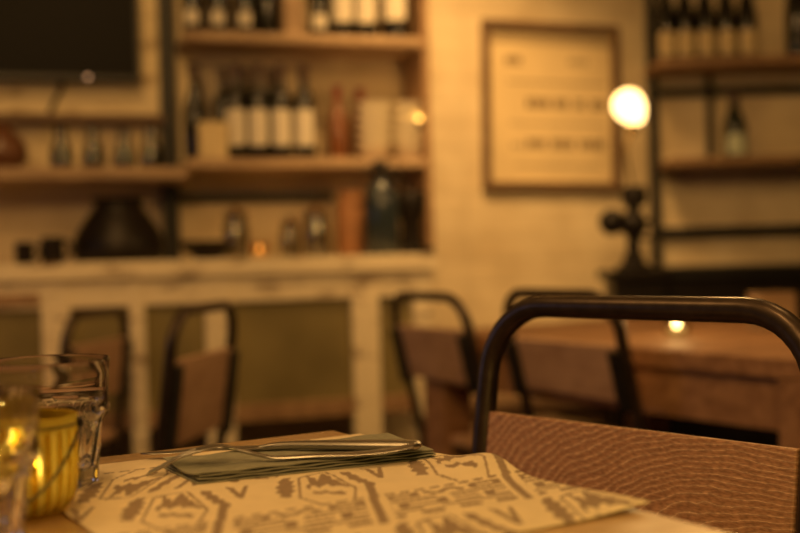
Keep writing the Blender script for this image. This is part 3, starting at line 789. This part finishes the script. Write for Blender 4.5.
part('jug_body', lambda b: lathe(b, [(0, 0), (.046, 0), (.05, .01), (.053, .10), (.047, .155), (.040, .18), (.044, .205), (.040, .205), (.036, .18), (0, .16)], 30), M['clay'], jug, True)
part('handle', lambda b: tube(b, spline([(.042, 0, .18), (.075, 0, .17), (.082, 0, .12), (.05, 0, .08)], 6), .006, 8), M['clay'], jug, True)
put(jug, 352, .26, zct, jug['label'], rz=2.2)
sy = thing('soda_siphon', 'slate blue soda siphon with a dark head in front of the middle shelf', 'siphon')
part('bottle_body', lambda b: lathe(b, [(0, 0), (.05, 0), (.055, .008), (.055, .16), (.048, .195), (.03, .225), (.022, .235), (0, .235)], 30), M['blue'], sy, True)
part('head', lambda b: [lathe(b, [(.024, .232), (.026, .25), (.02, .275), (.024, .28), (.02, .292), (0, .296)], 20), tube(b, spline([(.015, 0, .262), (.05, 0, .268), (.07, 0, .25), (.072, 0, .225)], 6), .007, 8),
                        tube(b, [(-.01, 0, .285), (-.06, 0, .255)], .006, 8)], M['iron'], sy, True)
put(sy, 382, .36, zct, sy['label'], rz=.3)
gr = thing('coffee_grinder', 'black coffee grinder at the right end of the sideboard', 'grinder')
part('body', lambda b: [box(b, (0, 0, .012), (.11, .11, .024), bev=.005), lathe(b, [(.035, .024), (.03, .10), (.045, .13), (.055, .19), (.05, .20), (0, .205)], 24)], M['iron'], gr, True)
part('crank', lambda b: [tube(b, [(0, 0, .2), (0, 0, .235), (-.07, 0, .24)], .005, 8), lathe(b, [(.010, .236), (.013, .25), (.01, .266), (0, .268)], 14, (-.07, 0, 0))], M['iron'], gr, True)
put(gr, 411, .27, zct, gr['label'], rz=.4)

bs0 = s1 + .10; bs1 = sR - .30  # made-up dark bench, covers the lit wall seen below the reddish table
bn_ = wthing('dark_cover_bench', 'made-up dark bench hiding the lit cream wall behind the reddish table', 'bench')
part('seat', lambda b: wbox(b, bs0, bs1, .005, .42, .40, .44, .004), M['darkshelf'], bn_)
part('front_panel', lambda b: wbox(b, bs0 + .02, bs1 - .02, .36, .385, 0, .399), M['darkshelf'], bn_)
part('end_panel', lambda b: wbox(b, bs0 + .02, bs0 + .045, .01, .359, 0, .399), M['darkshelf'], bn_)
# ------------------------------------------------------------------ framed sign
fs0, fzt = wp(481.5, 20, .03); fs1, fzb = wp(622, 189, .03)
fwid = fs1 - fs0; fhei = fzt - fzb
sg = thing('framed_sign', 'large dark wood framed printed notice on the cream wall', 'sign', W((fs0 + fs1) / 2, 0.002, (fzt + fzb) / 2), TH)
sg.rotation_euler = (0, math.radians(.9), TH)
hw_, hh = fwid / 2, fhei / 2; ft = .026
part('left_frame', lambda b: [box(b, (sx * (hw_ - ft / 2), -.017, 0), (ft, .034, 2 * hh), bev=.002) for sx in (-1, 1)] + [box(b, (0, -.017, sz * (hh - ft / 2)), (2 * hw_ - 2 * ft, .034, ft), bev=.002) for sz in (-1, 1)], M['frame'], sg).name = 'frame'
part('print_sheet', lambda b: box(b, (0, -.008, 0), (2 * hw_ - 2 * ft, .004, 2 * hh - 2 * ft)), plain('aged_print_paper', (.74, .58, .34), .8, var=.08, scale=6), sg)
def rowmarks(b, y, xs, h):
    for x0, x1 in xs: box(b, (-hw_ + 2 * hw_ * (x0 + x1) / 2, -.0106, y), (2 * hw_ * (x1 - x0), .0008, h))
PX = lambda x: (x - 485) / 134
ZY = lambda y: hh - (y - 23) / 166 * 2 * hh
def lets(x0, x1, n):
    w = (x1 - x0) / n; return [(PX(x0 + w * i), PX(x0 + w * (i + .74))) for i in range(n)]
for yy, (x0, x1, n_), h_ in ((61, (508, 524, 3), .030), (103, (528, 552, 4), .034), (103, (555, 570, 3), .034), (103, (576, 586, 2), .034), (103, (592, 608, 3), .034),
                             (143, (528, 547, 4), .032), (143, (552, 575, 5), .032), (143, (580, 606, 5), .032)):
    part('printed_word', lambda b: rowmarks(b, ZY(yy), lets(x0, x1, n_), h_), M['print'], sg)
part('fine_print', lambda b: [rowmarks(b, ZY(60), lets(570, 590, 4), .022), rowmarks(b, ZY(82), [(PX(510), PX(608))], .010), rowmarks(b, ZY(145), lets(513, 526, 3), .02),
                              rowmarks(b, ZY(123), [(PX(512), PX(606))], .008), rowmarks(b, ZY(165), [(PX(516), PX(600))], .008), rowmarks(b, ZY(38), [(PX(494), PX(612))], .045)], M['paleprint'], sg)
hk = part('brass_screw', lambda b: bmesh.ops.create_uvsphere(b, u_segments=16, v_segments=12, radius=.011, matrix=Matrix.Translation((PX(612) * 2 * hw_ - hw_, -.036, ZY(37)))), M['brass'], sg, True)

# ------------------------------------------------------------------ right alcove: shelves, bottles, counter
RA = math.radians(-1); RX = Vector((math.cos(RA), math.sin(RA), 0)); RN = Vector((math.sin(RA), -math.cos(RA), 0))
def rplane(px, py, q):
    r = ray(px, py); o = pR + RN * q; t = (o - CAM).dot(RN) / r.dot(RN); p = CAM + r * t
    return (p - pR).dot(RX), p.z
ru = thing('metal_shelf_unit', 'black metal framed shelves with brown boards at the right of the wall', 'shelving', pR, RA)
def rb(b, sa, sb, qa, qb, za, zb, bev=.002): box(b, ((sa + sb) / 2, -(qa + qb) / 2, (za + zb) / 2), (sb - sa, qb - qa, zb - za), bev=bev)
QR = .26
zU = rplane(700, 57, QR)[1]; zU0 = rplane(700, 63, QR)[1]
zD = rplane(700, 157, QR)[1]; zD0 = rplane(700, 163, QR)[1]
sL = rplane(659, 100, QR)[0]
part('shelf_board', lambda b: rb(b, sL, 1.9, 0.0, QR, zU0 - .008, zU, .006), M['midwood'], ru)
part('shelf_board', lambda b: rb(b, rplane(672, 160, QR)[0], 1.9, 0, QR, zD0 - .008, zD, .006), M['midwood'], ru)
sp = rplane(654, 120, .05)[0]
part('post', lambda b: rb(b, sp - .017, sp + .017, .012, .05, .845, 2.5), M['black'], ru)
part('post', lambda b: rb(b, rplane(711, 120, .03)[0] - .012, rplane(711, 120, .03)[0] + .012, .0, .03, zD + .001, zU0 - .009), M['black'], ru)
for y0, y1 in ((87, 95), (226, 236)):
    za, zb = rplane(720, y0, .04)[1], rplane(720, y1, .04)[1]
    part('rail', lambda b: rb(b, sp + .018, 1.9, .0, .04, zb, za), M['black'], ru)
rbot = bottle_proto('wine_bottle', M['wine'], M['beige'], M['foil'], .33, .035, (.018, .105), 'slope')
for px, w in zip((666, 685, 705, 726, 747), ('leftmost', 'second from the left', 'middle one', 'fourth from the left', 'rightmost')):
    o = put(rbot, px, 0, zU, w + ' of five cream labelled dark bottles on the high right shelf', 'cream labelled bottles on the high right shelf', 'r', y=pR.y - .16)
rb2 = bottle_proto('wine_bottle', M['wine'], None, M['foil'], .33, .039)
put(rb2, 797, 0, zU, 'plain dark bottle apart from the others on the high right shelf', None, 'r', y=pR.y - .16)
rb3 = bottle_proto('green_bottle', M['green'], M['plabel'], M['foil'], .24, .040, (.012, .085), 'slope')
put(rb3, 735, 0, zD, 'single dark green bottle with pale greenish label on the lower right shelf', None, 'r', y=pR.y - .15)
# dark counter below
zk = rplane(700, 267, .5)[1]
bk = thing('counter', 'dark low counter under the right shelves', 'counter', pR, RA)
def prism(b, pts, z0, z1):
    lo = [b.verts.new((x, -q, z0)) for x, q in pts]; hi = [b.verts.new((x, -q, z1)) for x, q in pts]; n = len(pts)
    b.faces.new(lo); b.faces.new(hi)
    for k in range(n): b.faces.new((lo[k], lo[(k + 1) % n], hi[(k + 1) % n], hi[k]))
part('worktop', lambda b: prism(b, [(.02, .008), (-.115, .062), (-.115, .51), (1.9, .51), (1.9, .008)], zk - .035, zk), M['black'], bk)
part('front_panel', lambda b: rb(b, -.09, 1.88, .46, .49, 0, zk - .036), M['iron'], bk)
part('end_panel', lambda b: rb(b, -.09, -.065, .07, .459, 0, zk - .036), M['iron'], bk)
# pipe lamp
lz = zk + .0004
lx = rplane(640, 267, .42)
lamp = thing('pipe_lamp', 'black pipe fitting lamp with a lit globe bulb beside the framed notice', 'lamp', (0, 0, 0))
yl = 3.47
pb = at_y(634, 268, yl); pb.z = 0
def PL(px, py): 
    p = at_y(px, py, yl); return (p.x - pb.x, 0, p.z - lz)
lamp.location = (pb.x, yl, lz)
zb_ = PL(634, 262)[2]
part('base', lambda b: lathe(b, [(.055, 0), (.055, .012), (.034, .02), (.03, .05), (0, .05)], 24), M['iron'], lamp, True)
tee = PL(633, 224); topv = PL(634, 196)
part('pipe', lambda b: tube(b, [(0, 0, .01), (tee[0], 0, tee[2]), (topv[0], 0, topv[2])], .021, 12), M['iron'], lamp, True)
arm = PL(612, 222)
part('elbow_arm', lambda b: [tube(b, [tee, (arm[0] - .01, 0, arm[2])], .018, 12), bmesh.ops.create_uvsphere(b, u_segments=16, v_segments=10, radius=.042, matrix=Matrix.Translation(arm)),
                           bmesh.ops.create_uvsphere(b, u_segments=16, v_segments=10, radius=.044, matrix=Matrix.Translation(tee)), lathe(b, [(.036, -.03), (.042, 0), (.036, .03)], 16, topv)], M['iron'], lamp, True)
part('valve_wheel', lambda b: [tube(b, [(tee[0] + .035 + .028 * math.cos(a), -.03, tee[2] - .02 + .028 * math.sin(a)) for a in [2 * PI * k / 20 for k in range(20)]], .006, 8, True),
                             tube(b, [(tee[0] + .035, -.03, tee[2] - .02), (tee[0] + .01, 0, tee[2])], .008, 8)], M['iron'], lamp, True)
bc = PL(629, 106)
neck = spline([topv, PL(630, 175), PL(626, 150), (bc[0] + .006, 0, bc[2] - .085), (bc[0] + .008, 0, bc[2] - .06)], 6)
part('neck', lambda b: tube(b, neck, .005, 8), M['brass'], lamp, True)
def bulb(b):
    lathe(b, [(.016, -.064), (.018, -.058), (.034, -.042), (.046, -.018), (.049, .002), (.046, .022), (.034, .040), (.018, .049), (0, .052)], 28)
    bmesh.ops.rotate(b, verts=b.verts, cent=(0, 0, 0), matrix=Matrix.Rotation(math.radians(-32), 3, 'Y'))
    bmesh.ops.translate(b, verts=b.verts, vec=bc)
part('globe_bulb', bulb, M['globe'], lamp, True)
part('socket', lambda b: lathe(b, [(.012, -.085), (.017, -.08), (.017, -.058), (.012, -.056)], 18, (bc[0] + .010, 0, bc[2])), M['brass'], lamp, True)
lamp.scale = (1, 1, 1)
# floor support under the lamp: a small dark stool-like stand is the counter itself; extend it as a plinth
pl = thing('plinth', 'dark narrow plinth carrying the pipe lamp beside the counter', 'stand', (pb.x, yl, 0))
part('column', lambda b: box(b, (0, 0, (lz - .03) / 2), (.16, .16, lz - .03), bev=.004), M['iron'], pl)
part('top', lambda b: box(b, (0, 0, lz - .0152), (.20, .20, .0296), bev=.004), M['iron'], pl)

# ------------------------------------------------------------------ light
WARM = (1.0, .56, .18)
def light(name, typ, loc, energy, size=.1, color=WARM, aim=None, spot=None, blend=.6):
    d = bpy.data.lights.new(name, typ); d.energy = energy; d.color = color
    if typ == 'AREA': d.shape = 'DISK'; d.size = size
    else: d.shadow_soft_size = size
    if typ == 'SPOT': d.spot_size = math.radians(spot); d.spot_blend = blend
    o = bpy.data.objects.new(name, d); COL.objects.link(o); o.location = loc
    if aim is not None: o.rotation_euler = (Vector(aim) - Vector(loc)).to_track_quat('-Z', 'Y').to_euler()
    return o
light('unseen_overhead', 'POINT', (-.15, .55, 2.15), 13.5, .03)  # unseen overhead points, added for sparkle on glass, cutlery and tubes
light('unseen_overhead', 'POINT', (.75, 1.45, 2.2), 9, .03)
light('unseen_overhead', 'POINT', (-1.0, 1.3, 2.2), 13, .03)
light('back_table_fill', 'POINT', (.64, 2.3, 1.50), 10, .04)  # unseen light added to brighten the reddish table and its chairs
light('wall_washer', 'SPOT', (.25, 2.75, 2.55), 140, .12, aim=tuple(W(.60, 0, 1.0)), spot=62, blend=.9)
light('shelf_washer', 'SPOT', (-.70, 2.05, 2.6), 34, .15, aim=tuple(W(-.45, .2, 1.15)), spot=75, blend=.9)
light('room_fill', 'AREA', (-.4, -.9, 2.4), 27, 1.0, aim=(-.1, 3, .9))
light('window_dusk', 'AREA', (-2.2, 1.6, 1.2), 1.4, .6, (.45, .55, 1.0), aim=(.2, 1.3, .8))
light('lantern_flame', 'POINT', (lp.x, lp.y, TZ + .033), .55, .004, (1, .74, .32))
light('table_edge_glow', 'POINT', (.225, .50, TZ + .05), .55, .008, (1, .66, .14))  # unseen light added for the yellow glow at the table's right edge
light('tealight_flame', 'POINT', (tp.x, tp.y, BZ + .06), .3, .006, (1, .65, .25))
w = bpy.data.worlds.new('world'); S.world = w; w.use_nodes = True
w.node_tree.nodes['Background'].inputs[0].default_value = (1, .6, .25, 1); w.node_tree.nodes['Background'].inputs[1].default_value = .003

S.view_settings.view_transform = 'Standard'; S.view_settings.look = 'None'
S.view_settings.exposure = 0.0; S.view_settings.gamma = 1; S.view_settings.use_curve_mapping = False
S.cycles.use_denoising = True
S.cycles.max_bounces = 14; S.cycles.transmission_bounces = 12; S.cycles.transparent_max_bounces = 16
S.cycles.sample_clamp_indirect = 4
